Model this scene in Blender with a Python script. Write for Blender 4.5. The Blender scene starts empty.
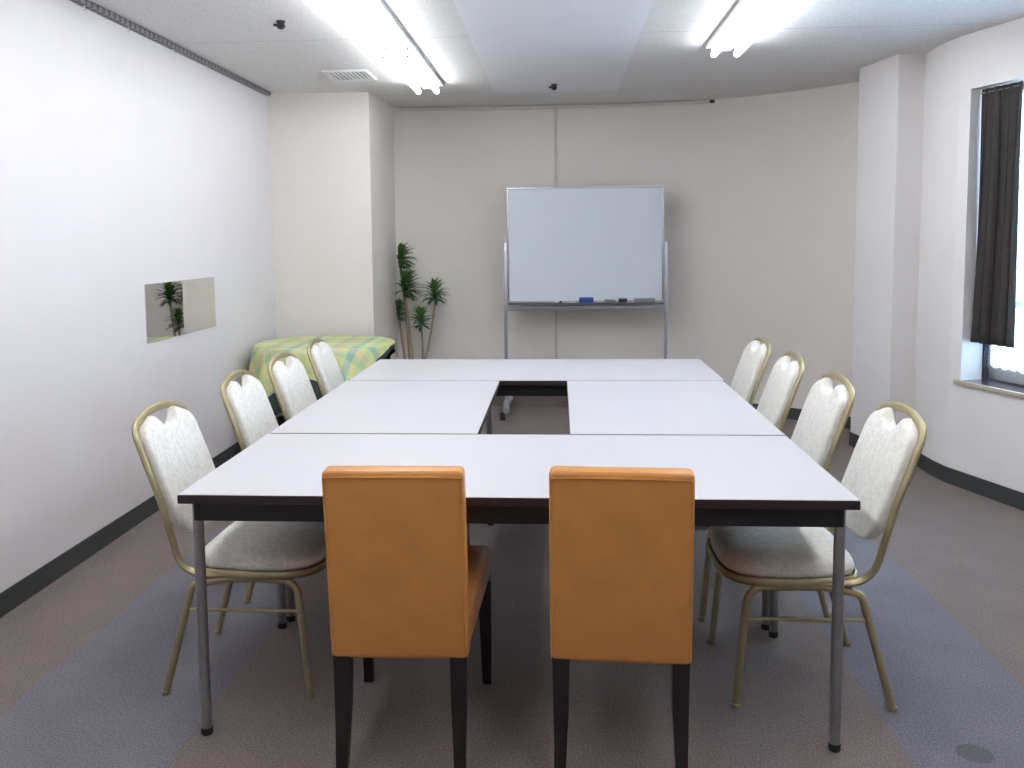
import bpy, bmesh, math, random
from mathutils import Vector, Matrix, noise
random.seed(7)
PI = math.pi
S = bpy.context.scene
C = S.collection

# ------------------------------------------------------------------ camera
def cam_setup():
    f, pitch, yaw, roll = 887.6, .089, .064, -.010
    pos = Vector((.130, -2.282, 1.38)); x0, y0 = 502.5, 317.4
    c, s = math.cos(yaw), math.sin(yaw)
    fw = Vector((-s, c, 0)); rt = Vector((c, s, 0)); up = Vector((0, 0, 1))
    c, s = math.cos(pitch), math.sin(pitch)
    f2 = fw*c - up*s; u2 = up*c + fw*s
    c, s = math.cos(roll), math.sin(roll)
    r3 = rt*c + u2*s; u3 = u2*c - rt*s
    cd = bpy.data.cameras.new('camera'); co = bpy.data.objects.new('camera', cd); C.objects.link(co)
    m = Matrix((r3, u3, -f2)).transposed().to_4x4(); m.translation = pos
    co.matrix_world = m
    cd.sensor_fit = 'HORIZONTAL'; cd.sensor_width = 36; cd.lens = 36*f/1024
    cd.shift_x = (512-x0)/1024; cd.shift_y = -(384-y0)/1024
    cd.clip_start = .05; cd.clip_end = 200
    S.camera = co
cam_setup()

# ------------------------------------------------------------------ world / exposure
w = bpy.data.worlds.new('daylight'); S.world = w; w.use_nodes = True
bg = w.node_tree.nodes['Background']; bg.inputs[0].default_value = (.55, .75, 1, 1); bg.inputs[1].default_value = 17.0
S.view_settings.view_transform = 'Standard'; S.view_settings.look = 'None'
S.view_settings.gamma = 1; S.view_settings.use_curve_mapping = False
S.view_settings.exposure = 0.74
TUBE = 15.0           # emission of the fluorescent tubes

# ------------------------------------------------------------------ materials
def nt(name):
    m = bpy.data.materials.new(name); m.use_nodes = True
    return m, m.node_tree.nodes, m.node_tree.links, m.node_tree.nodes['Principled BSDF']
def ramp(N, stops):
    r = N.new('ShaderNodeValToRGB'); e = r.color_ramp.elements
    while len(e) < len(stops): e.new(.5)
    for k, (p, c) in enumerate(stops): e[k].position = p; e[k].color = (*c, 1)
    return r
def mat(name, col, rough=.5, metal=0, var=.06, scale=30, bump=0, bscale=None, coat=0, spec=.5, uv=False, detail=3, bdist=.002):
    m, N, L, P = nt(name)
    P.inputs['Roughness'].default_value = rough; P.inputs['Metallic'].default_value = metal
    P.inputs['Coat Weight'].default_value = coat; P.inputs['Specular IOR Level'].default_value = spec
    tc = N.new('ShaderNodeTexCoord'); no = N.new('ShaderNodeTexNoise')
    no.inputs['Scale'].default_value = scale; no.inputs['Detail'].default_value = detail
    L.new(tc.outputs['Object'], no.inputs['Vector'])
    r = ramp(N, [(.3, [max(0, c*(1-var)) for c in col]), (.7, [min(1, c*(1+var)) for c in col])])
    L.new(no.outputs['Fac'], r.inputs[0]); L.new(r.outputs[0], P.inputs['Base Color'])
    if bump:
        n2 = N.new('ShaderNodeTexNoise'); n2.inputs['Scale'].default_value = bscale or scale*4; n2.inputs['Detail'].default_value = 4
        L.new(tc.outputs['Object'], n2.inputs['Vector'])
        b = N.new('ShaderNodeBump'); b.inputs['Strength'].default_value = bump; b.inputs['Distance'].default_value = bdist
        L.new(n2.outputs['Fac'], b.inputs['Height']); L.new(b.outputs[0], P.inputs['Normal'])
    return m
M = {}
M['wall'] = mat('white_wallpaper_darkened', (.735, .692, .70), .85, var=.012, scale=3, bump=.25, bscale=160, spec=.2)  # same paper as the right wall, darkened to offset lamp light on the left
M['wallr'] = mat('warm_white_wallpaper', (.81, .775, .765), .85, var=.012, scale=3, bump=.25, bscale=160, spec=.2)
M['wallb'] = mat('beige_wallpaper', (.82, .77, .72), .85, var=.012, scale=3, bump=.25, bscale=160, spec=.2)
M['base'] = mat('vinyl_baseboard', (.050, .055, .056), .5, var=.08, scale=12)
M['panelceil'] = mat('smooth_ceiling_board', (.80, .79, .82), .8, var=.01, scale=4, spec=.2)
M['batten'] = mat('painted_batten', (.62, .57, .50), .6, var=.03)
M['pipe'] = mat('painted_conduit', (.66, .62, .56), .45, var=.04)
M['darkend'] = mat('dark_cap', (.05, .045, .04), .5)
def rail_mat():
    m, N, L, P = nt('slotted_grey_rail'); P.inputs['Roughness'].default_value = .45
    tc = N.new('ShaderNodeTexCoord'); sp = N.new('ShaderNodeSeparateXYZ'); L.new(tc.outputs['Object'], sp.inputs[0])
    a = N.new('ShaderNodeMath'); a.operation = 'MULTIPLY'; a.inputs[1].default_value = 1/.05; L.new(sp.outputs['Y'], a.inputs[0])
    f = N.new('ShaderNodeMath'); f.operation = 'FRACT'; L.new(a.outputs[0], f.inputs[0])
    r = ramp(N, [(0, (.20, .19, .19)), (.6, (.055, .05, .05))]); r.color_ramp.interpolation = 'CONSTANT'
    L.new(f.outputs[0], r.inputs[0]); L.new(r.outputs[0], P.inputs['Base Color'])
    return m
M['rail'] = rail_mat()
M['laminate'] = mat('white_laminate', (.570, .553, .580), .40, var=.012, scale=5, spec=.35)
M['edge'] = mat('dark_brown_edging', (.030, .016, .016), .4, var=.1)
M['black'] = mat('black_steel', (.010, .010, .012), .45, var=.1)
M['steel'] = mat('brushed_steel_leg', (.30, .30, .31), .36, .75, var=.08, scale=40)
M['rubber'] = mat('black_rubber', (.012, .012, .012), .7)
M['gold'] = mat('champagne_gold_metal', (.42, .36, .21), .42, .7, var=.06, scale=20)
M['orange'] = mat('orange_leatherette', (.62, .265, .068), .36, var=.06, scale=14, bump=.35, bscale=240, bdist=.001)
M['darkwood'] = mat('black_lacquered_wood', (.010, .008, .008), .35, var=.2, scale=20)
M['alu'] = mat('aluminium', (.48, .49, .52), .35, .8, var=.04)
M['whiteboard'] = mat('whiteboard_enamel', (.74, .78, .86), .22, var=.01, scale=3, spec=.4)
M['tray'] = mat('dark_grey_tray', (.14, .14, .16), .45, .3)
M['castgrey'] = mat('grey_plastic', (.36, .38, .39), .45)
M['blue'] = mat('blue_plastic', (.03, .09, .36), .4)
M['markergrey'] = mat('grey_marker', (.20, .21, .25), .45)
M['feltgreen'] = mat('grey_green_felt', (.27, .30, .29), .8)
M['white'] = mat('white_plastic', (.75, .75, .77), .4)
M['cream'] = mat('white_enamel', (.78, .78, .78), .4)
M['undercloth'] = mat('dark_green_cloth', (.035, .05, .045), .9, var=.15, scale=50, bump=.3)
M['curtain'] = mat('dark_brown_curtain', (.046, .040, .036), .85, var=.12, scale=25, bump=.3)
M['sill'] = mat('dark_varnished_sill', (.085, .07, .085), .22, var=.15, scale=9)
M['tan'] = mat('tan_sill_edge', (.50, .43, .33), .5)
M['frame'] = mat('window_aluminium', (.42, .41, .40), .4, .4)
M['framedark'] = mat('window_shade_and_gasket', (.05, .05, .06), .5)  # dark colour that also stands in for shade at the left stile
M['pot'] = mat('dark_ceramic_pot', (.10, .08, .07), .4)
M['soil'] = mat('soil', (.05, .035, .025), .95, var=.3, scale=60, bump=.8)
M['cane'] = mat('cane_bark', (.36, .29, .20), .8, var=.18, scale=40, bump=.5)
M['grille'] = mat('vent_dark', (.03, .03, .03), .7)
M['sensor'] = mat('dark_sensor', (.03, .03, .035), .4)

def ceiling_mat():
    m, N, L, P = nt('perforated_ceiling_board'); P.inputs['Roughness'].default_value = .9; P.inputs['Specular IOR Level'].default_value = .15
    tc = N.new('ShaderNodeTexCoord')
    v = N.new('ShaderNodeTexVoronoi'); v.inputs['Scale'].default_value = 55; L.new(tc.outputs['Object'], v.inputs['Vector'])
    n = N.new('ShaderNodeTexNoise'); n.inputs['Scale'].default_value = 90; n.inputs['Detail'].default_value = 3; L.new(tc.outputs['Object'], n.inputs['Vector'])
    r = ramp(N, [(.12, (.62, .60, .585)), (.30, (.78, .76, .74))]); L.new(v.outputs['Distance'], r.inputs[0])
    r2 = ramp(N, [(.35, (.90, .90, .90)), (.6, (1, 1, 1))]); L.new(n.outputs['Fac'], r2.inputs[0])
    mx = N.new('ShaderNodeMix'); mx.data_type = 'RGBA'; mx.blend_type = 'MULTIPLY'; mx.inputs[0].default_value = 1
    L.new(r.outputs[0], mx.inputs[6]); L.new(r2.outputs[0], mx.inputs[7])
    # board joints: thin lines across the room every 0.91 m
    sp = N.new('ShaderNodeSeparateXYZ'); L.new(tc.outputs['Object'], sp.inputs[0])
    a = N.new('ShaderNodeMath'); a.operation = 'ADD'; a.inputs[1].default_value = 7.28-2.445+.003; L.new(sp.outputs['Y'], a.inputs[0])
    b = N.new('ShaderNodeMath'); b.operation = 'PINGPONG'; b.inputs[1].default_value = .91; L.new(a.outputs[0], b.inputs[0])
    c = N.new('ShaderNodeMath'); c.operation = 'LESS_THAN'; c.inputs[1].default_value = .003; L.new(b.outputs[0], c.inputs[0])
    m2 = N.new('ShaderNodeMix'); m2.data_type = 'RGBA'; L.new(c.outputs[0], m2.inputs[0]); L.new(mx.outputs[2], m2.inputs[6]); m2.inputs[7].default_value = (.45, .44, .43, 1)
    L.new(m2.outputs[2], P.inputs['Base Color'])
    return m
M['ceiling'] = ceiling_mat()

def carpet_mat():
    m, N, L, P = nt('carpet_with_blue_bands'); P.inputs['Roughness'].default_value = 1; P.inputs['Specular IOR Level'].default_value = .05
    P.inputs['Sheen Weight'].default_value = .15
    def math_(op, a, b=None):
        n = N.new('ShaderNodeMath'); n.operation = op
        for k, v in enumerate((a, b)):
            if v is None: continue
            if isinstance(v, (int, float)): n.inputs[k].default_value = v
            else: L.new(v, n.inputs[k])
        return n.outputs[0]
    tc = N.new('ShaderNodeTexCoord'); sp = N.new('ShaderNodeSeparateXYZ'); L.new(tc.outputs['Object'], sp.inputs[0])
    jit = N.new('ShaderNodeTexNoise'); jit.inputs['Scale'].default_value = 120; L.new(tc.outputs['Object'], jit.inputs['Vector'])
    x = math_('ADD', sp.outputs['X'], math_('MULTIPLY', math_('SUBTRACT', jit.outputs['Fac'], .5), .03)); y = sp.outputs['Y']
    left = math_('MULTIPLY', math_('GREATER_THAN', x, -1.51), math_('LESS_THAN', x, -.905))
    x2 = x
    right = math_('MULTIPLY', math_('GREATER_THAN', x2, 1.05), math_('LESS_THAN', x2, 1.54))
    band = math_('ADD', left, right)
    n = N.new('ShaderNodeTexNoise'); n.inputs['Scale'].default_value = 170; n.inputs['Detail'].default_value = 4; n.inputs['Roughness'].default_value = .75; L.new(tc.outputs['Object'], n.inputs['Vector'])
    n3 = N.new('ShaderNodeTexNoise'); n3.inputs['Scale'].default_value = 5; n3.inputs['Detail'].default_value = 3; L.new(tc.outputs['Object'], n3.inputs['Vector'])
    ra = ramp(N, [(.33, (.100, .082, .077)), (.67, (.335, .270, .252))]); rb = ramp(N, [(.33, (.092, .087, .101)), (.67, (.300, .283, .325))])
    L.new(n.outputs['Fac'], ra.inputs[0]); L.new(n.outputs['Fac'], rb.inputs[0])
    mx = N.new('ShaderNodeMix'); mx.data_type = 'RGBA'; L.new(band, mx.inputs[0]); L.new(ra.outputs[0], mx.inputs[6]); L.new(rb.outputs[0], mx.inputs[7])
    r3 = ramp(N, [(.3, (.88, .88, .88)), (.7, (1, 1, 1))]); L.new(n3.outputs['Fac'], r3.inputs[0])
    mm = N.new('ShaderNodeMix'); mm.data_type = 'RGBA'; mm.blend_type = 'MULTIPLY'; mm.inputs[0].default_value = 1
    L.new(mx.outputs[2], mm.inputs[6]); L.new(r3.outputs[0], mm.inputs[7])
    # an old oval stain
    dx = math_('SUBTRACT', x, 1.23); dy = math_('SUBTRACT', y, .045)
    d = math_('SQRT', math_('ADD', math_('MULTIPLY', dx, dx), math_('MULTIPLY', dy, dy)))
    st = math_('MULTIPLY', math_('LESS_THAN', d, .045), .45)
    ms = N.new('ShaderNodeMix'); ms.data_type = 'RGBA'; L.new(st, ms.inputs[0]); L.new(mm.outputs[2], ms.inputs[6]); ms.inputs[7].default_value = (.06, .06, .06, 1)
    L.new(ms.outputs[2], P.inputs['Base Color'])
    b = N.new('ShaderNodeBump'); b.inputs['Strength'].default_value = .18; b.inputs['Distance'].default_value = .003
    L.new(n.outputs['Fac'], b.inputs['Height']); L.new(b.outputs[0], P.inputs['Normal'])
    return m
M['carpet'] = carpet_mat()

def damask_mat():
    m, N, L, P = nt('cream_damask'); P.inputs['Roughness'].default_value = .62; P.inputs['Specular IOR Level'].default_value = .35
    P.inputs['Sheen Weight'].default_value = .2
    tc = N.new('ShaderNodeTexCoord')
    n = N.new('ShaderNodeTexNoise'); n.inputs['Scale'].default_value = 38; n.inputs['Detail'].default_value = 5; n.inputs['Distortion'].default_value = 1.6
    L.new(tc.outputs['Object'], n.inputs['Vector'])
    r = ramp(N, [(.44, (.70, .675, .62)), (.54, (.78, .76, .715))]); L.new(n.outputs['Fac'], r.inputs[0]); L.new(r.outputs[0], P.inputs['Base Color'])
    rr = ramp(N, [(.44, (.8, .8, .8)), (.52, (.45, .45, .45))]); L.new(n.outputs['Fac'], rr.inputs[0]); L.new(rr.outputs[0], P.inputs['Roughness'])
    b = N.new('ShaderNodeBump'); b.inputs['Strength'].default_value = .35; b.inputs['Distance'].default_value = .002
    L.new(n.outputs['Fac'], b.inputs['Height']); L.new(b.outputs[0], P.inputs['Normal'])
    return m
M['damask'] = damask_mat()

def gingham_mat():
    m, N, L, P = nt('pastel_checked_cotton'); P.inputs['Roughness'].default_value = .85; P.inputs['Specular IOR Level'].default_value = .2
    tc = N.new('ShaderNodeTexCoord'); sp = N.new('ShaderNodeSeparateXYZ'); L.new(tc.outputs['UV'], sp.inputs[0])
    cols = [(.66, .70, .28), (.74, .68, .36), (.40, .58, .34), (.76, .56, .36), (.62, .68, .30), (.24, .44, .56), (.72, .70, .34), (.46, .62, .36)]
    outs = []
    for ax, sh in (('X', 0), ('Y', .37)):
        a = N.new('ShaderNodeMath'); a.operation = 'MULTIPLY_ADD'; a.inputs[1].default_value = 1/.40; a.inputs[2].default_value = sh+10; L.new(sp.outputs[ax], a.inputs[0])
        f = N.new('ShaderNodeMath'); f.operation = 'FRACT'; L.new(a.outputs[0], f.inputs[0])
        r = ramp(N, [(k/len(cols), c) for k, c in enumerate(cols)]); r.color_ramp.interpolation = 'CONSTANT'
        L.new(f.outputs[0], r.inputs[0]); outs.append(r.outputs[0])
    mx = N.new('ShaderNodeMix'); mx.data_type = 'RGBA'; mx.inputs[0].default_value = .5; L.new(outs[0], mx.inputs[6]); L.new(outs[1], mx.inputs[7])
    L.new(mx.outputs[2], P.inputs['Base Color'])
    return m
M['gingham'] = gingham_mat()

def leaf_mat():
    m, N, L, P = nt('dracaena_leaf'); P.inputs['Roughness'].default_value = .4
    tc = N.new('ShaderNodeTexCoord'); sp = N.new('ShaderNodeSeparateXYZ'); L.new(tc.outputs['UV'], sp.inputs[0])
    r = ramp(N, [(0, (.26, .46, .08)), (.4, (.10, .25, .055)), (1, (.018, .065, .03))]); L.new(sp.outputs['Y'], r.inputs[0]); L.new(r.outputs[0], P.inputs['Base Color'])
    return m
M['leaf'] = leaf_mat()

def emit(name, col, s):
    m, N, L, P = nt(name); P.inputs['Base Color'].default_value = (.8, .8, .8, 1)
    P.inputs['Emission Color'].default_value = (*col, 1); P.inputs['Emission Strength'].default_value = s
    return m
M['tube'] = emit('lit_fluorescent_tube', (.93, .97, 1), TUBE)

def mirror_mat():
    m, N, L, P = nt('mirror_glass'); P.inputs['Metallic'].default_value = 1; P.inputs['Roughness'].default_value = .02; P.inputs['Base Color'].default_value = (.72, .71, .70, 1)
    return m
M['mirror'] = mirror_mat()
def glass_mat():
    m, N, L, P = nt('window_glass')
    for n in list(N):
        if n.type != 'OUTPUT_MATERIAL': N.remove(n)
    t = N.new('ShaderNodeBsdfTransparent'); t.inputs[0].default_value = (.93, .97, .96, 1)
    g = N.new('ShaderNodeBsdfGlossy'); g.inputs['Roughness'].default_value = .02
    fr = N.new('ShaderNodeFresnel'); fr.inputs[0].default_value = 1.45
    mx = N.new('ShaderNodeMixShader'); L.new(fr.outputs[0], mx.inputs[0]); L.new(t.outputs[0], mx.inputs[1]); L.new(g.outputs[0], mx.inputs[2])
    out = [n for n in N if n.type == 'OUTPUT_MATERIAL'][0]; L.new(mx.outputs[0], out.inputs[0])
    return m
M['glass'] = glass_mat()
def lace_mat():
    m, N, L, P = nt('white_lace')
    for n in list(N):
        if n.type != 'OUTPUT_MATERIAL': N.remove(n)
    tc = N.new('ShaderNodeTexCoord'); v = N.new('ShaderNodeTexVoronoi'); v.inputs['Scale'].default_value = 60; L.new(tc.outputs['Object'], v.inputs['Vector'])
    r = ramp(N, [(.2, (.35, .35, .35)), (.5, (.75, .75, .75))]); L.new(v.outputs['Distance'], r.inputs[0])
    t = N.new('ShaderNodeBsdfTransparent'); tl = N.new('ShaderNodeBsdfTranslucent'); tl.inputs[0].default_value = (.85, .88, .95, 1)
    d = N.new('ShaderNodeBsdfDiffuse'); d.inputs[0].default_value = (.8, .82, .88, 1)
    m1 = N.new('ShaderNodeMixShader'); m1.inputs[0].default_value = .5; L.new(tl.outputs[0], m1.inputs[1]); L.new(d.outputs[0], m1.inputs[2])
    mx = N.new('ShaderNodeMixShader'); L.new(r.outputs[0], mx.inputs[0]); L.new(t.outputs[0], mx.inputs[1]); L.new(m1.outputs[0], mx.inputs[2])
    out = [n for n in N if n.type == 'OUTPUT_MATERIAL'][0]; L.new(mx.outputs[0], out.inputs[0])
    return m
M['lace'] = lace_mat()

# ------------------------------------------------------------------ mesh helpers
class MB:
    def __init__(s): s.bm = bmesh.new()
    def box(s, x0, x1, y0, y1, z0, z1, bev=0, seg=2, mtx=None, taper=None):
        t = bmesh.new(); bmesh.ops.create_cube(t, size=1)
        for v in t.verts:
            v.co = Vector(((x0+x1)/2+v.co.x*(x1-x0), (y0+y1)/2+v.co.y*(y1-y0), (z0+z1)/2+v.co.z*(z1-z0)))
        if taper: 
            for v in t.verts: v.co = taper(v.co)
        if bev: bmesh.ops.bevel(t, geom=t.edges[:], offset=bev, segments=seg, profile=.6, affect='EDGES')
        if mtx: bmesh.ops.transform(t, matrix=mtx, verts=t.verts[:])
        s.merge(t); return s
    def merge(s, t):
        me = bpy.data.meshes.new('tmp'); t.to_mesh(me); t.free(); s.bm.from_mesh(me); bpy.data.meshes.remove(me)
    def tube(s, pts, r, seg=12, ry=None, closed=False, caps=True, up=None):
        pts = [Vector(p) for p in pts]; n = len(pts)
        rr = r if isinstance(r, (list, tuple)) else [r]*n
        k = (ry/rr[0]) if ry else 1
        tan = []
        for i in range(n):
            a = pts[(i-1) % n] if (closed or i > 0) else pts[i]; b = pts[(i+1) % n] if (closed or i < n-1) else pts[i]
            tan.append((b-a).normalized())
        ref = Vector(up) if up else (Vector((0, 0, 1)) if abs(tan[0].z) < .9 else Vector((1, 0, 0)))
        u = (ref - tan[0]*ref.dot(tan[0])).normalized(); rings = []
        for i in range(n):
            if up: u = (ref - tan[i]*ref.dot(tan[i])).normalized()
            elif i: u = (u - tan[i]*u.dot(tan[i])).normalized()
            v = tan[i].cross(u)
            rings.append([s.bm.verts.new(pts[i] + u*math.cos(q*2*PI/seg)*rr[i] + v*math.sin(q*2*PI/seg)*rr[i]*k) for q in range(seg)])
        m = n if closed else n-1
        for i in range(m):
            A, B = rings[i], rings[(i+1) % n]
            for q in range(seg): s.bm.faces.new((A[q], A[(q+1) % seg], B[(q+1) % seg], B[q]))
        if caps and not closed:
            s.bm.faces.new(rings[0][::-1]); s.bm.faces.new(rings[-1])
        return s
    def layers(s, rings, cap0=True, cap1=True):
        vs = [[s.bm.verts.new(p) for p in r] for r in rings]; n = len(vs[0])
        for A, B in zip(vs, vs[1:]):
            for q in range(n): s.bm.faces.new((A[q], A[(q+1) % n], B[(q+1) % n], B[q]))
        if cap0: s.bm.faces.new(vs[0][::-1])
        if cap1: s.bm.faces.new(vs[-1])
        return s
    def lathe(s, prof, c=(0, 0, 0), seg=28):
        c = Vector(c)
        return s.layers([[c+Vector((max(r, 1e-4)*math.cos(a*2*PI/seg), max(r, 1e-4)*math.sin(a*2*PI/seg), z)) for a in range(seg)] for r, z in prof])
    def build(s, name, m, parent=None, smooth=True, loc=None, angle=40):
        bmesh.ops.recalc_face_normals(s.bm, faces=s.bm.faces[:])
        me = bpy.data.meshes.new(name); s.bm.to_mesh(me); s.bm.free()
        for mm in (m if isinstance(m, list) else [m]): me.materials.append(mm)
        o = bpy.data.objects.new(name, me); C.objects.link(o)
        if parent: o.parent = parent
        if loc: o.location = loc
        if smooth:
            me.polygons.foreach_set('use_smooth', [True]*len(me.polygons))
            me.set_sharp_from_angle(angle=math.radians(angle))
        return o
def tag(o, label=None, cat=None, group=None, kind=None):
    if label: o['label'] = label
    if cat: o['category'] = cat
    if group: o['group'] = group
    if kind: o['kind'] = kind
    return o
def thing(name, label, cat, loc=(0, 0, 0), rz=0, group=None):
    o = bpy.data.objects.new(name, None); C.objects.link(o); o.location = loc; o.rotation_euler = (0, 0, rz); o.empty_display_size = .1
    return tag(o, label, cat, group)
def copy_tree(o, parent=None):
    c = o.copy(); C.objects.link(c)
    if parent: c.parent = parent
    for ch in list(o.children): copy_tree(ch, c)
    return c
def struct(o): o['kind'] = 'structure'; return o
def arc(p0, p1, p2, r, n=6):
    """rounded corner at p1 between p0 and p2"""
    p0, p1, p2 = Vector(p0), Vector(p1), Vector(p2)
    a = (p0-p1).normalized(); b = (p2-p1).normalized(); ang = a.angle(b); d = r/math.tan(ang/2)
    s, e = p1+a*d, p1+b*d; c = p1+(a+b).normalized()*(r/math.sin(ang/2)); out = []
    for k in range(n+1):
        t = k/n; A = (s-c).normalized(); B = (e-c).normalized(); w_ = A.angle(B)
        v = (A*math.sin((1-t)*w_)+B*math.sin(t*w_))/math.sin(w_) if w_ > 1e-3 else A
        out.append(c+v*r)
    return out
def path(pts, r, n=6):
    out = [Vector(pts[0])]
    for i in range(1, len(pts)-1):
        rr = r[i-1] if isinstance(r, (list, tuple)) else r
        out += arc(pts[i-1], pts[i], pts[i+1], rr, n)
    return out+[Vector(pts[-1])]
def strip(name, pts, z0, z1, th, m, closed=False):
    """wall along a plan polyline; the room is on the left of the direction of travel, thickness goes to the right"""
    P = [Vector((*p, 0)) for p in pts]; off = []
    for i, p in enumerate(P):
        ds = []
        if i > 0: ds.append((P[i]-P[i-1]).normalized())
        if i < len(P)-1: ds.append((P[i+1]-P[i]).normalized())
        ns = [Vector((d.y, -d.x, 0)) for d in ds]; n = sum(ns, Vector()).normalized()
        off.append(p + n*th/max(.35, n.dot(ns[0])))
    b = MB(); bm = b.bm
    rows = [[bm.verts.new((q.x, q.y, z)) for q in L] for L, z in ((P, z0), (P, z1), (off, z1), (off, z0))]
    for A, B in zip(rows, rows[1:]+rows[:1]):
        for i in range(len(P)-1): bm.faces.new((A[i], A[i+1], B[i+1], B[i]))
    bm.faces.new([r[0] for r in rows]); bm.faces.new([r[-1] for r in rows][::-1])
    return struct(b.build(name, m, smooth=True, angle=14))

# ------------------------------------------------------------------ room
H = 2.43
YR = -4.9
E_ = Vector((2.280, 2.72, 0)); G_ = Vector((2.69, 1.40, 0))
floor = MB().box(-2.2, 3.3, YR-.15, 5.2, -.1, 0).build('floor', M['carpet'], smooth=False); struct(floor)
ceil = MB().box(-2.2, 3.3, YR-.15, 5.2, H, H+.1).build('ceiling', M['ceiling'], smooth=False); struct(ceil)
WL = [(-1.943, YR), (-1.943, 4.075)]
PIER = [(-1.943, 4.075), (-1.225, 4.115), (-1.185, 4.86)]
def smooth_curve(p, n=5):
    out = []
    for i in range(len(p)-1):
        a, b_, c, d = [Vector(p[max(0, min(len(p)-1, i+k))]) for k in (-1, 0, 1, 2)]
        for k in range(n):
            t = k/n; out.append(tuple(.5*((2*b_)+(c-a)*t+(2*a-5*b_+4*c-d)*t*t+(3*b_-a-3*c+d)*t**3)))
    return out+[tuple(p[-1])]
BACK = smooth_curve([(-1.185, 4.86), (-.55, 4.92), (.12, 4.93), (.72, 4.90), (1.10, 4.83), (1.45, 4.71), (1.75, 4.53), (2.02, 4.30), (2.215, 4.08)])
RP = [(2.215, 4.08), (2.04, 3.60), (2.118, 3.15), (2.285, 3.20)]
R1 = [(2.285, 3.20), (2.262, 3.0), (2.264, 2.86), (E_.x, E_.y)]
R2 = [(G_.x, G_.y), (2.92, .6), (2.92, YR)]
# travel so that the room lies on the left hand: reverse the clockwise lists
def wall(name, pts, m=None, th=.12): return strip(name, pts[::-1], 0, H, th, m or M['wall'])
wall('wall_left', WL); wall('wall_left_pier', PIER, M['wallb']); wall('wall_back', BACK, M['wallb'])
wall('wall_right_pier', RP, M['wallr']); wall('wall_right', R1, M['wallr']); wall('wall_right_near', R2, M['wallr'])
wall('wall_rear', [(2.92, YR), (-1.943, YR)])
# window wall segment in its own frame: x along the wall, y outward
LEN = (G_-E_).length; ang = math.atan2(G_.y-E_.y, G_.x-E_.x)
MW = Matrix.Translation(E_) @ Matrix.Rotation(ang, 4, 'Z')
S0, S1, Z0, Z1 = .085, 1.17, .585, 2.14
b = MB()
b.box(0, S0, 0, .26, 0, H, mtx=MW); b.box(S1, LEN, 0, .26, 0, H, mtx=MW); b.box(S0, S1, 0, .26, 0, Z0-.026, mtx=MW); b.box(S0, S1, 0, .26, Z1, H, mtx=MW)
struct(b.build('wall_window_side', M['wallr'], smooth=False))
# baseboards
def base(name, pts, m='base'):
    q = [Vector((*p, 0)) for p in pts][::-1]; o = []
    for i, p in enumerate(q):
        ds = []
        if i > 0: ds.append((q[i]-q[i-1]).normalized())
        if i < len(q)-1: ds.append((q[i+1]-q[i]).normalized())
        ns = [Vector((-d.y, d.x, 0)) for d in ds]; n = sum(ns, Vector()).normalized(); o.append(p+n*.008/max(.35, n.dot(ns[0])))
    return strip(name, [(p.x, p.y) for p in o], 0, .088, .0075, M[m])
base('baseboard_left', WL); base('baseboard_left_pier', PIER); base('baseboard_back', [p for p in BACK if p[0] > 1.3]); base('baseboard_back_carpeted', [p for p in BACK if p[0] < 1.36], 'carpet')
base('baseboard_right', RP+R1[1:]+R2)
# smooth recessed-looking board down the middle of the ceiling
b = MB(); b.box(-.330, .555, -4.7, 4.26, H-.004, H, taper=lambda c: c+Vector((0, 0, 0)))
struct(b.build('trim_1', M['panelceil'], smooth=False))
# window, sill
W_ = bpy.data.objects.new('window_1', None); C.objects.link(W_); W_.matrix_world = MW; struct(W_)
b = MB()
for x0, x1, z0, z1 in ((S0+.012, S0+.055, Z0, Z1), (S1-.05, S1-.005, Z0, Z1), (S0+.012, S1-.005, Z0, Z0+.075), (S0+.012, S1-.005, Z1-.05, Z1), (S0+.55, S0+.59, Z0+.05, Z1-.04), (S0+.03, S1-.03, 1.0, 1.03)):
    b.box(x0, x1, .165, .205, z0, z1, .003)
b.build('window_frame', M['frame'], W_)
MB().box(S0, S0+.013, .135, .21, Z0, Z1).box(S0+.013, S1, .160, .166, Z0, Z0+.008).build('shade_and_gasket', M['framedark'], W_, smooth=False)  # the upright dark strip paints in the shade at the frame's left stile
MB().box(S0+.03, S1-.03, .183, .187, Z0+.05, Z1-.03).build('glass_pane', M['glass'], W_, smooth=False)
b = MB(); b.box(S0, S1, .0, .26, Z0-.024, Z0, mtx=MW)
sl = b.build('trim_2', M['sill'], smooth=False); struct(sl)
b = MB(); b.box(S0-.035, S1+.03, -.018, -.001, Z0-.022, Z0+.002, .003, mtx=MW); struct(b.build('trim_3', M['tan']))
# back wall batten and ceiling conduit
struct(MB().box(.095, .117, 4.912, 4.93, .088, H-.03, .003).build('trim_4', M['batten']))
t = thing('ceiling_conduit', 'thin cream conduit with a dark end running along the top of the back wall', 'conduit', (0, 0, 0))
cp = [(-1.13, 4.845, H-.021), (.1, 4.86, H-.021), (.75, 4.835, H-.021), (1.29, 4.735, H-.021)]
MB().tube(cp, .013).build('pipe', M['pipe'], t)
MB().tube([(1.290, 4.735, H-.021), (1.325, 4.727, H-.021)], .013).build('end_cap', M['darkend'], t)
for x, y in ((-.9, 4.851), (-.3, 4.857), (.4, 4.851), (1.1, 4.77)): MB().box(x-.008, x+.008, y-.012, y+.07 if x < 1 else y+.05, H-.012, H).build('bracket', M['pipe'], t)
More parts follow.
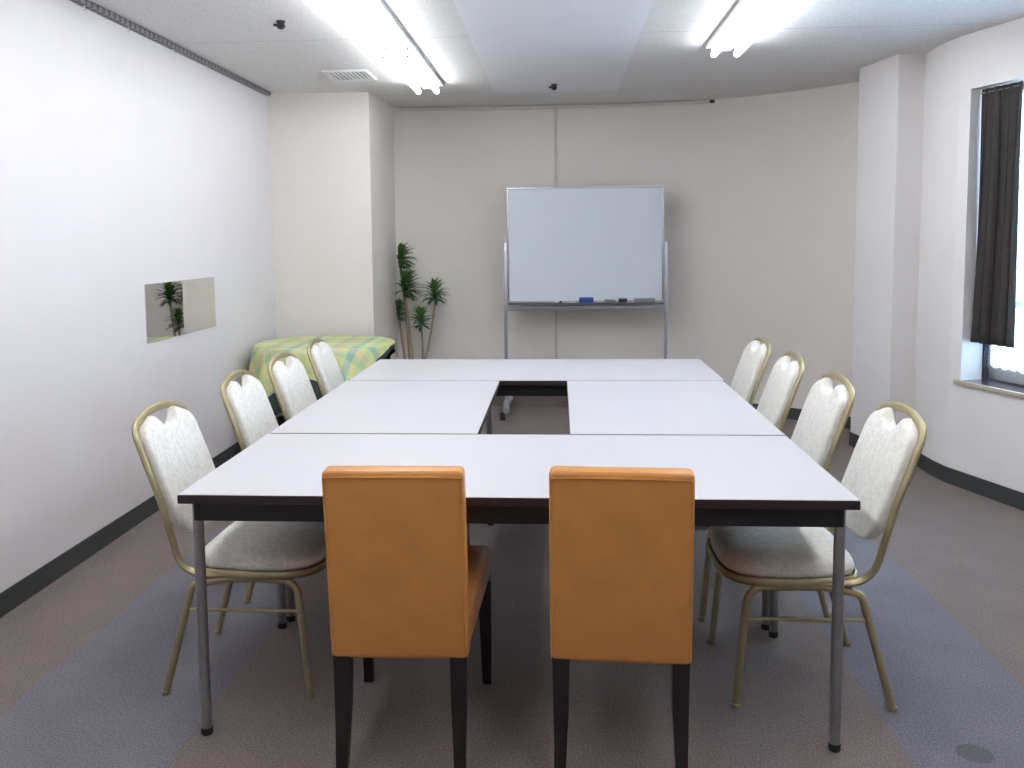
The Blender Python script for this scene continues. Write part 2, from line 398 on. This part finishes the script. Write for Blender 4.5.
# picture rail on left wall
t = thing('picture_rail', 'long grey slotted hanging rail along the ceiling over the left wall', 'rail', (0, 0, 0))
b = MB(); b.box(-1.940, -1.905, -1.0, 4.02, H-.026, H-.001, .002); b.build('track', M['rail'], t)
for y in (1.55, 1.95, 2.45, 2.9):
    MB().tube([(-1.92, y, H-.025), (-1.92, y, H-.042), (-1.912, y, H-.047)], .003, 6).build('hook', M['cream'], t)

# ------------------------------------------------------------------ ceiling lights
def make_light():
    t = thing('ceiling_light', '', 'light')
    L = 1.235; h = L/2
    b = MB(); b.box(-.105, .105, -h, h, -.022, 0, .004)
    b.build('housing', M['cream'], t)
    for sx in (-1, 1):
        MB().tube([(sx*.062, -h+.02, -.058), (sx*.062, h-.02, -.058)], .016, 14).build('tube', M['tube'], t)
        for sy in (-1, 1):
            MB().box(sx*.062-.013, sx*.062+.013, sy*(h-.012)-.009, sy*(h-.012)+.009, -.075, -.012, .003).build('lamp_holder', M['castgrey'], t)
    MB().box(-.028, .028, -h+.02, h-.02, -.042, -.020, .006).build('ballast_cover', M['cream'], t)
    return t
LX = -.750; RX = 1.045
spots = [(LX, 3.19, 'left tube light nearest the back wall, beside the air vent'), (LX, 1.93, 'left tube light at the top edge, in front of the one by the vent'),
         (RX, 2.16, 'right tube light, the one on the window side of the ceiling'),
         (LX, .67, 'left row tube light over the near end of the tables'), (RX, .90, 'window side tube light over the near end of the tables'),
         (LX, -.59, 'left row tube light behind the orange chairs'), (RX, -.36, 'window side tube light behind the orange chairs'),
         (LX, -1.85, 'unseen fill tube light added to the left row above the near side of the room'), (RX, -1.62, 'unseen fill tube light added on the window side above the near side of the room')]  # this last pair is out of view, added as fill for the near side
p = make_light()
for i, (x, y, lab) in enumerate(spots):
    o = p if i == 0 else copy_tree(p)
    o.location = (x, y, H); tag(o, lab, 'light', 'fluorescent ceiling lights')
for x, y1, lab in ((-.632, 3.81, 'thin grey cable strip on the ceiling beside the left row of tube lights'), (.905, 2.78, 'thin grey cable strip on the ceiling beside the window side tube lights')):
    t = MB().box(x-.0035, x+.0035, -4.5, y1, H-.0018, H).build('cable_strip', M['castgrey']); tag(t, lab, 'cable strip')
# vent and sensors
t = thing('ceiling_vent', 'white rectangular air vent grille in the ceiling left of the tube lights', 'vent', (-1.198, 3.425, H)); t.scale = (.84, .96, 1)
b = MB()
for a in ((-.17, .17, -.17, -.145), (-.17, .17, .145, .17), (-.17, -.145, -.145, .145), (.145, .17, -.145, .145)): b.box(*a, -.012, 0, .002)
b.build('frame', M['cream'], t)
MB().box(-.147, .147, -.147, .147, -.003, 0).build('backing', M['grille'], t, smooth=False)
for k in range(9):
    MB().box(-.008, .008, -.146, .146, -.010, -.003, mtx=Matrix.Translation((-.128+k*.032, 0, 0))).build('slat', M['cream'], t, smooth=False)
def sensor(x, y, z, lab):
    t = thing('ceiling_sensor', lab, 'sensor', (x, y, z), 0, 'ceiling sensors')
    MB().lathe([(.001, -.010), (.018, -.009), (.022, -.005), (.022, 0)]).build('base', M['sensor'], t)
    MB().lathe([(.001, -.040), (.012, -.037), (.022, -.026), (.016, -.009)], seg=16).build('sensor_head', M['sensor'], t)
    MB().box(-.036, -.014, -.006, .006, -.024, -.012, .002).build('tab', M['sensor'], t)
sensor(-1.20, 2.02, H, 'dark round sensor knob on the ceiling near the left wall')
sensor(.102, 3.93, H-.004, 'dark round sensor knob on the smooth centre panel near the whiteboard')

# ------------------------------------------------------------------ mirror
o = MB().box(-1.943, -1.938, 2.035, 2.935, .868, 1.167, .0006, 1).build('wall_mirror', M['mirror'], smooth=False)
tag(o, 'frameless horizontal mirror strip on the left wall reflecting the plant', 'mirror')

# ------------------------------------------------------------------ meeting tables
def make_table(name, lab, L, D, cx, cy, rz=0, i0=.048, i1=.048, xi=.036):
    """L along local x, D along local y, top at .70"""
    t = thing(name, lab, 'table', (cx, cy, 0), rz, 'meeting tables in a hollow rectangle')
    x, y = L/2, D/2
    tp = MB().box(-x, x, -y, y, .6985, .70, .0006, 1).build('tabletop', M['laminate'], t)
    MB().box(-x-.001, x+.001, -y-.001, y+.001, .674, .6985, .003).build('edge_band', M['edge'], tp)
    b = MB()
    for a in ((-x+.045, x-.045, -y+.03, -y+.05), (-x+.045, x-.045, y-.05, y-.03), (-x+.03, -x+.05, -y+.03, y-.03), (x-.05, x-.03, -y+.03, y-.03)):
        b.box(*a, .618, .6745, .002)
    b.build('apron', M['black'], t)
    for sx in (-1, 1):
        for sy in (-1, 1):
            lx, ly = sx*(x-xi), sy*(y-(i0 if sy < 0 else i1))
            l = MB().tube([(lx, ly, .018), (lx, ly, .674)], .0148, 16).build('leg', M['steel'], t)
            MB().lathe([(.0145, 0), (.0162, .003), (.0162, .018), (.0148, .020)], (lx, ly, 0), 16).build('foot', M['rubber'], l)
    return t
make_table('meeting_table', 'near white-topped long table directly in front of the two orange chairs', 1.8, .75, 0, .375, 0, .045, .022)
make_table('meeting_table', 'far white-topped long table in front of the whiteboard', 1.8, .75, .010, 2.302)
make_table('meeting_table', 'left side white-topped table of the hollow rectangle', 1.152, .742, -.528, 1.3395, PI/2, .048, .048, .024)
make_table('meeting_table', 'right side white-topped table of the hollow rectangle', 1.152, .733, .5335, 1.3395, PI/2, .048, .048, .024)

# ------------------------------------------------------------------ banquet chairs (front to +x)
def make_banquet():
    t = thing('banquet_chair', '', 'chair')
    px = lambda z: -.172-(z-.455)*.362
    # seat cushion: rounded plan, domed
    def plan(k, inset):
        a = k/40*2*PI; n = 3.6 if math.cos(a) > 0 else 6
        c, s_ = math.cos(a), math.sin(a); r = (abs(c)**n+abs(s_)**n)**(-1/n)
        wy = .212 - (.018 if c < 0 else 0)*min(1, -c*1.4)
        return (.060+(.196-inset)*r*c, (wy-inset)*r*s_)
    rings = []
    for ins, z in ((.012, .388), (.002, .394), (0, .410), (.006, .428), (.03, .445), (.07, .455), (.13, .460)):
        rings.append([(*plan(k, ins), z) for k in range(40)])
    MB().layers(rings).build('seat', M['damask'], t, angle=80)
    # seat frame: ring under the cushion
    ring = [(*plan(k, -.004), .381) for k in range(40)]
    MB().tube(ring, .013, 8, ry=.007, closed=True, up=(0, 0, 1)).build('seat_frame', M['gold'], t)
    MB().layers([[(*plan(k, .006), .374) for k in range(40)], [(*plan(k, .006), .3885) for k in range(40)]]).build('seat_board', M['black'], t)
    # back frame: from the side rail curving up, arched over the top
    Y = .187
    half = path([(.02, Y+.012, .376), (-.162, Y+.012, .376), (px(.60), Y+.004, .60)], .09, 8)
    half += [Vector((px(.70), Y+.002, .70))]
    top = path([(px(.70), Y, .70), (px(.820), Y-.004, .820), (px(.846), .07, .848), (px(.851), 0, .851)], [.055, .15], 8)[1:]
    full = half+top
    pts = full+[Vector((p.x, -p.y, p.z)) for p in full[::-1][1:]]
    MB().tube(pts, .0095, 12, ry=.0135).build('back_frame', M['gold'], t)
    # back pad with scalloped top
    out = []
    zb, zt = .475, .815
    def side(z):                                    # half width of pad
        return .183
    R = .055
    out += [(0, zb), (.06, zb+.001), (.11, zb+.006)]
    for k in range(7):
        a = -PI/2+k/6*PI/2; out.append((.173-.06+.06*math.cos(a)*1.0, zb+.068+.06*math.sin(a)))
    out += [(.177, .60), (.179, .70), (.178, .760)]
    for k in range(1, 7):
        a = k/6*PI*.38; out.append((.178-.065+.065*math.cos(a), .760+.062*math.sin(a)))
    out += [(.100, .832), (.086, .837), (.078, .836), (.071, .829)]
    for u, z in ((.060, .815), (.045, .803), (.026, .795), (.010, .792)): out.append((u, z))
    out += [(0, .7915)]
    outl = out+[(-u, z) for u, z in out[::-1][1:-1]]
    cz = .66
    def lay(sc, dx):
        r = []
        for u, z in outl:
            uu = u*(1-sc/.19); zz = cz+(z-cz)*(1-sc/.19)
            r.append((px(zz)+dx, uu, zz))
        return r
    MB().layers([lay(.012, -.009), lay(.005, -.008), lay(.001, -.003), lay(0, .016), lay(.001, .023), lay(.004, .028), lay(.010, .031), lay(.030, .034)]).build('backrest', M['damask'], t, angle=70)
    # legs: front legs bend into an under rail, back legs splay backwards
    for s in (-1, 1):
        fl = path([(.222, s*.208, .008), (.190, s*.200, .362), (-.02, s*.200, .366)], .05, 6)
        l = MB().tube(fl, .0115, 10).build('leg', M['gold'], t)
        MB().lathe([(.012, 0), (.013, .002), (.013, .012), (.011, .014)], (.223, s*.208, 0), 12).build('foot_cap', M['gold'], l)
        bl = path([(-.225, s*.208, .008), (-.132, s*.200, .345), (-.02, s*.200, .366)], .03, 5)
        l = MB().tube(bl, .0115, 10).build('leg', M['gold'], t)
        MB().lathe([(.012, 0), (.013, .002), (.013, .012), (.011, .014)], (-.226, s*.208, 0), 12).build('foot_cap', M['gold'], l)
        MB().tube([(.200, s*.203, .268), (-.152, s*.203, .268)], .0055, 8).build('stretcher', M['gold'], t)
    for x, z in ((.15, .362), (-.10, .360)): MB().tube([(x, -.2, z), (x, .2, z)], .008, 8).build('crossbar', M['gold'], t)
    return t
bc = make_banquet()
chairs = [(-.850, .460, 0, 'nearest cream damask gold-framed chair on the left side of the tables'),
          (-.845, 1.150, .02, 'second cream gold-framed chair from the front on the left side'),
          (-.842, 1.700, -.03, 'third cream gold-framed chair from the front on the left side, before the checked cloth'),
          (-.842, 2.300, .03, 'farthest cream gold-framed chair on the left side, against the checked cloth'),
          (.866, .462, PI, 'nearest cream damask gold-framed chair on the right side of the tables'),
          (.858, 1.060, PI+.02, 'second cream gold-framed chair from the front on the right side'),
          (.858, 1.700, PI-.02, 'third cream gold-framed chair from the front on the right side'),
          (.856, 2.300, PI+.02, 'farthest cream gold-framed chair on the right side, nearest the back wall')]
for i, (x, y, a, lab) in enumerate(chairs):
    o = bc if i == 0 else copy_tree(bc)
    o.location = (x, y, 0); o.rotation_euler = (0, 0, a); tag(o, lab, 'chair', 'cream banquet chairs along the tables')

# ------------------------------------------------------------------ orange dining chairs (front to +y)
def make_orange():
    t = thing('dining_chair', '', 'chair')
    # back panel
    def lean(c):
        k = (c.z-.32)/.51; w_ = 1-.012*k
        return Vector((c.x*w_, c.y-.050*k-.012*k*k, c.z))
    tmp = MB(); tmp.box(-.176, .176, -.255, -.190, .318, .822, .016, 3)
    for v in tmp.bm.verts: v.co = lean(v.co)
    tmp.build('backrest', M['orange'], t)
    pp = []
    for z, y in ((.33, -.2555), (.806, -.2555)): pp.append((z, y))
    c = [lean(Vector(p)) for p in ((-.171, -.2545, .335), (-.171, -.2545, .58), (-.171, -.2545, .804), (-.09, -.2550, .806), (.09, -.2550, .806), (.171, -.2545, .804), (.171, -.2545, .58), (.171, -.2545, .335))]
    MB().tube(c, .0028, 8).build('piping', M['orange'], t)
    # seat: upholstered wedge, wider at the front
    def tap(co):
        k = (co.y+.20)/.46
        return Vector((co.x*(1+.13*k), co.y, co.z + (.010*k if co.z > .4 else 0)))
    s = MB(); s.box(-.174, .174, -.200, .275, .325, .425, .02, 4)
    for v in s.bm.verts:
        v.co = tap(v.co)
    s.build('seat', M['orange'], t)
    # legs
    for sx in (-1, 1):
        def leg(rows):
            return MB().layers([[(x-wx, y-wy, z), (x+wx, y-wy, z), (x+wx, y+wy, z), (x-wx, y+wy, z)] for x, y, z, wx, wy in rows])
        b = leg([(sx*.152, -.268, 0, .0135, .014), (sx*.150, -.252, .10, .016, .017), (sx*.149, -.238, .20, .0195, .019), (sx*.149, -.232, .34, .0215, .021)])
        b.build('leg', M['darkwood'], t)
        b = leg([(sx*.186, .250, 0, .0130, .013), (sx*.184, .250, .16, .017, .017), (sx*.181, .248, .335, .021, .021)])
        b.build('leg', M['darkwood'], t)
    return t
oc = make_orange(); oc.location = (-.281, .115, 0); oc.rotation_euler = (0, 0, .015)
tag(oc, 'left of the two orange upholstered dining chairs with black legs', 'chair', 'orange dining chairs')
o2 = copy_tree(oc); o2.location = (.292, .115, 0); o2.rotation_euler = (0, 0, -.05)
tag(o2, 'right of the two orange upholstered dining chairs with black legs', 'chair', 'orange dining chairs')

# ------------------------------------------------------------------ whiteboard
YB = 4.60
t = thing('whiteboard', 'large blank mobile whiteboard on a grey wheeled stand at the back wall', 'whiteboard', (.332, YB, 0))
B0, B1, BZ0, BZ1 = -.600, .600, .880, 1.764
MB().box(B0+.012, B1-.012, -.010, .010, BZ0+.01, BZ1-.01).build('board_panel', M['whiteboard'], t, smooth=False)
b = MB()
for a in ((B0, B1, BZ1-.013, BZ1), (B0, B1, BZ0, BZ0+.014), (B0, B0+.014, BZ0+.014, BZ1-.013), (B1-.014, B1, BZ0+.014, BZ1-.013)):
    b.box(a[0], a[1], -.014, .014, a[2], a[3], .002)
b.build('board_frame', M['alu'], t)
MB().box(B0+.005, B1-.005, -.075, -.012, BZ0-.012, BZ0-.004, .001).box(B0+.005, B1-.005, -.078, -.072, BZ0-.012, BZ0+.002, .001).build('pen_tray', M['tray'], t)
MB().box(B0-.008, B1+.008, -.012, .012, BZ0-.062, BZ0-.022, .003).build('crossbar', M['alu'], t)
MB().box(B0-.008, B1+.008, -.010, .010, .16, .19, .003).build('crossbar', M['alu'], t)
for s in (-1, 1):
    x = s*.617
    MB().box(x-.0125, x+.0125, -.0125, .0125, .075, 1.345, .003).build('upright', M['alu'], t)
    f = MB().tube([(x+.012, -.27, .078), (x+.009, -.20, .086), (x, 0, .092), (x+.009, .20, .086), (x+.012, .27, .078)], .022, 12, ry=.026).build('foot', M['castgrey'], t)
    for sy in (-1, 1):
        y = sy*.245
        MB().tube([(x-.036, y, .031), (x+.002, y, .031)], .031, 18).tube([(x-.016, y, .03), (x-.003, y, .074)], .011, 8).build('caster', M['rubber'], f)
def tray_item(name, x0, x1, h, d, m, lab, cat, cap=None):
    cx = (x0+x1)/2; z = BZ0-.004
    t = thing(name, lab, cat, (cx, YB-.043, z+.0005)); w_ = (x1-x0)/2
    if cat == 'marker':
        MB().tube([(-w_, 0, h/2), (w_*.35, 0, h/2)], h/2, 12).build('barrel', m, t)
        MB().tube([(w_*.35, 0, h/2), (w_, 0, h/2)], h/2*1.0, 12).build('cap', cap or m, t)
    else:
        MB().box(-w_, w_, -d/2, d/2, h*.35, h, .004).build('grip', m, t)
        MB().box(-w_+.002, w_-.002, -d/2+.002, d/2-.002, 0, h*.36).build('felt_pad', cap or m, t, smooth=False)
tray_item('marker', .095, .150, .018, 0, M['white'], 'short white marker with a dark cap, leftmost on the whiteboard tray', 'marker', M['black'])
tray_item('marker', .195, .255, .012, 0, M['white'], 'thin pale marker left of the blue eraser on the tray', 'marker', M['white'])
tray_item('board_eraser', .284, .393, .044, .05, M['blue'], 'bright blue eraser on the whiteboard tray', 'eraser', M['blue'])
tray_item('board_eraser', .478, .562, .028, .04, M['markergrey'], 'small grey eraser on the tray, between the blue and the black one', 'eraser', M['markergrey'])
tray_item('board_eraser', .585, .650, .034, .04, M['black'], 'small black eraser on the whiteboard tray', 'eraser', M['black'])
tray_item('board_eraser', .705, .862, .034, .05, M['feltgreen'], 'long grey-green eraser at the right end of the whiteboard tray', 'eraser', M['markergrey'])

# ------------------------------------------------------------------ side table with cloths
TC, TR, TZ = Vector((-1.430, 3.525, 0)), .455, .700
t = thing('side_table', 'small dark round side table under the checked cloth in the left corner', 'table', TC)
MB().lathe([(.001, TZ-.034), (TR-.03, TZ-.034), (TR-.006, TZ-.028), (TR-.004, TZ-.012), (TR-.010, TZ-.008), (.001, TZ-.008)], seg=56).build('tabletop', M['darkwood'], t)
MB().lathe([(.001, TZ-.034), (.10, TZ-.036), (.03, TZ-.07), (.025, .30), (.035, .12), (.06, .05), (.001, .045)], seg=24).build('pedestal', M['darkwood'], t)
for k in range(4):
    a = PI/4+k*PI/2
    MB().tube([(.03*math.cos(a), .03*math.sin(a), .075), (.18*math.cos(a), .18*math.sin(a), .05), (.30*math.cos(a), .30*math.sin(a), .016)], [.022, .018, .016], 10).build('leg', M['darkwood'], t)
def drape(name, m, zt, hx0, hx1, hy0, hy1, R, thick, rot=0, maxdrop=.62, seed=1):
    """rectangular cloth laid over the round table: flat on top, hanging by whatever reaches past the rim"""
    n = 220; K = 10; bm = bmesh.new(); uvl = bm.loops.layers.uv.new('UVMap'); uv = {}; rows = []
    c = bm.verts.new((TC.x, TC.y, zt)); uv[c] = (0, 0)
    for j in range(n):
        a = j/n*2*PI; ca, sa = math.cos(a+rot), math.sin(a+rot)
        D = min((hx1 if ca > 0 else hx0)/max(abs(ca), 1e-6), (hy1 if sa > 0 else hy0)/max(abs(sa), 1e-6))
        L_ = min(maxdrop, max(.012, D-R)); col = []
        near = max(0, (D/min(hx0, hx1, hy0, hy1)-1))           # 0 mid side, larger at corners
        for r_, dz in ((R*.5, 0), (R*.85, 0), (R-.008, 0), (R, -.004)):
            v = bm.verts.new((TC.x+r_*math.cos(a), TC.y+r_*math.sin(a), zt+dz)); uv[v] = (r_*ca, r_*sa); col.append(v)
        for k in range(1, K+1):
            q = L_*k/K
            fold = math.sin(a*17+seed)*.011*min(1, q/.10)+math.sin(a*29+2*seed)*.004*min(1, q/.1)
            r_ = R+.004+fold+(.10+.16*min(1, near*1.6))*q
            p = (TC.x+r_*math.cos(a), TC.y+r_*math.sin(a), max(.02, zt-.004-q*.965))
            p = (max(-1.925, p[0]), min(p[1], 4.085), p[2])
            v = bm.verts.new(p); uv[v] = ((R+q)*ca, (R+q)*sa); col.append(v)
        rows.append(col)
    for i in range(n):
        A, B = rows[i], rows[(i+1) % n]
        for k in range(len(A)-1): bm.faces.new((A[k], A[k+1], B[k+1], B[k]))
        bm.faces.new((c, A[0], B[0]))
    for f in bm.faces:
        for l in f.loops: l[uvl].uv = uv[l.vert]
    b = MB(); b.bm.free(); b.bm = bm
    o = b.build(name, m, angle=60)
    md = o.modifiers.new('thickness', 'SOLIDIFY'); md.thickness = thick; md.offset = -1
    return o
o = drape('under_cloth', M['undercloth'], TZ-.006, .56, .487, .80, .50, TR-.004, .0015, seed=1)
tag(o, 'dark green plain cloth hanging longer beneath the checked tablecloth', 'tablecloth')
o = drape('tablecloth', M['gingham'], TZ, .60, .466, .665, .52, TR+.003, .0012, seed=1)
tag(o, 'pastel green yellow and blue checked tablecloth on the corner side table', 'tablecloth')

# ------------------------------------------------------------------ potted dracaena
t = thing('potted_dracaena', 'tall green dracaena with several thin canes in the corner left of the whiteboard', 'plant', (-1.030, 4.695, 0))
MB().lathe([(.001, 0), (.095, 0), (.105, .01), (.135, .24), (.140, .25), (.140, .265), (.125, .265), (.122, .235), (.001, .235)]).build('pot', M['pot'], t)
MB().lathe([(.120, .230), (.118, .242), (.001, .246)]).build('soil', M['soil'], t)
def crown(name, top, n, ln, az0=-PI, az1=PI, droop=1.0, seed=1):
    rnd = random.Random(seed); bm = bmesh.new(); uvl = bm.loops.layers.uv.new('UVMap'); top = Vector(top)
    for k in range(n):
        lv = k/n; az = az0+(az1-az0)*((k*.618034) % 1)+rnd.uniform(-.15, .15)
        el = math.radians(86-88*lv+rnd.uniform(-12, 12)); l = ln*rnd.uniform(.75, 1.05)*(.75+.35*math.sin(lv*PI))
        p = top-Vector((0, 0, .10*lv)); prev = None; K = 7
        for s in range(K+1):
            q = s/K; wd = .0145*math.sin(PI*min(1, .18+q*.82))**.8+.0006
            d = Vector((math.cos(az)*math.cos(el), math.sin(az)*math.cos(el), math.sin(el)))
            side = Vector((-math.sin(az), math.cos(az), 0)); nn = side.cross(d).normalized()
            vs = [bm.verts.new(p-side*wd), bm.verts.new(p-nn*.003*0), bm.verts.new(p+side*wd)]
            vs[1].co = p-nn*wd*.35
            if prev:
                for a in range(2):
                    f = bm.faces.new((prev[a], prev[a+1], vs[a+1], vs[a]))
                    for lp in f.loops: lp[uvl].uv = (.5, min(1, .15+lv*.7+(q if lp.vert in vs else q-1/K)*.15))
            prev = vs; p = p+d*l/K; el -= droop*.30*(.6+q)
    b = MB(); b.bm.free(); b.bm = bm
    return b.build(name, M['leaf'], t, angle=80)
O = Vector((-1.030, 4.695, 0))
def loc(x, z, y=4.69): return Vector((x, y, z))-O
def cane(p0, p1, r0, r1, bend=.02):
    p0, p1 = Vector(p0), Vector(p1); pts = [p0.lerp(p1, k/8)+Vector((bend*math.sin(k/8*PI), 0, 0)) for k in range(9)]
    MB().tube(pts, [r0+(r1-r0)*k/8+.0012*(k % 2) for k in range(9)], 10).build('cane', M['cane'], t)
cane((-.02, .0, .23), loc(-1.125, 1.19), .017, .011, .012)
cane((.01, .035, .23), loc(-1.085, .94, 4.66), .014, .010, -.004)
cane((-.05, -.02, .23), loc(-1.145, .77), .011, .008, .004)
cane((.035, -.03, .23), loc(-.856, .88, 4.72), .012, .008, .02)
cane((.05, .02, .23), loc(-.955, .68, 4.64), .010, .007, .012)
crown('leaf_crown', loc(-1.128, 1.265), 64, .150, -1.5, 1.4, .55, 2)
crown('leaf_crown', loc(-1.088, 1.04, 4.65), 60, .175, -1.9, 1.3, .55, 3)
crown('leaf_crown', loc(-1.152, .85, 4.68), 34, .11, -1.4, 1.3, .55, 4)
crown('leaf_crown', loc(-.856, .985, 4.72), 52, .150, seed=5, droop=.62)
crown('leaf_crown', loc(-.957, .785, 4.63), 38, .125, seed=6, droop=.5)

# ------------------------------------------------------------------ curtains at the window
def curtain(name, m, s0, s1, z0, z1, dep, amp, folds, lab, cat, flare=0, scallop=0, thick=.002, n=90):
    bm = bmesh.new(); rows = []; K = 24
    for k in range(K+1):
        q = k/K; z = z1+(z0-z1)*q; r = []
        for j in range(n+1):
            u = j/n; s = s0+(s1-s0)*u-flare*(1-u)*q**3*1.0
            ph = u*folds*2*PI
            a = amp*(.35+.65*min(1, q*3))
            zz = z+(scallop*abs(math.sin(u*folds*PI*1.0)) if k == K else 0)
            r.append(bm.verts.new((s+a*.35*math.sin(ph*2+q), dep+a*math.sin(ph+.5*math.sin(ph*.37+q*1.5)), zz)))
        rows.append(r)
    for A, B in zip(rows, rows[1:]):
        for j in range(n): bm.faces.new((A[j], A[j+1], B[j+1], B[j]))
    b = MB(); b.bm.free(); b.bm = bm
    t = thing(name, lab, cat); t.matrix_world = MW
    o = b.build('fabric', m, t, angle=85)
    if thick: md = o.modifiers.new('thickness', 'SOLIDIFY'); md.thickness = thick
    return t
tc_ = curtain('curtain', M['curtain'], S0+.008, S0+.280, .795, 2.137, .062, .020, 5, 'dark brown pleated curtain hanging at the left side of the window', 'curtain', flare=.035)
MB().tube([(S0+.003, .062, 2.118), (S1-.003, .062, 2.118)], .004, 8).build('rod', M['rail'], tc_)
tl = curtain('lace_curtain', M['lace'], S0+.03, S1-.03, .655, 2.11, .140, .008, 17, 'white sheer lace curtain with a scalloped hem behind the brown curtain', 'curtain', scallop=.018, thick=0, n=220)
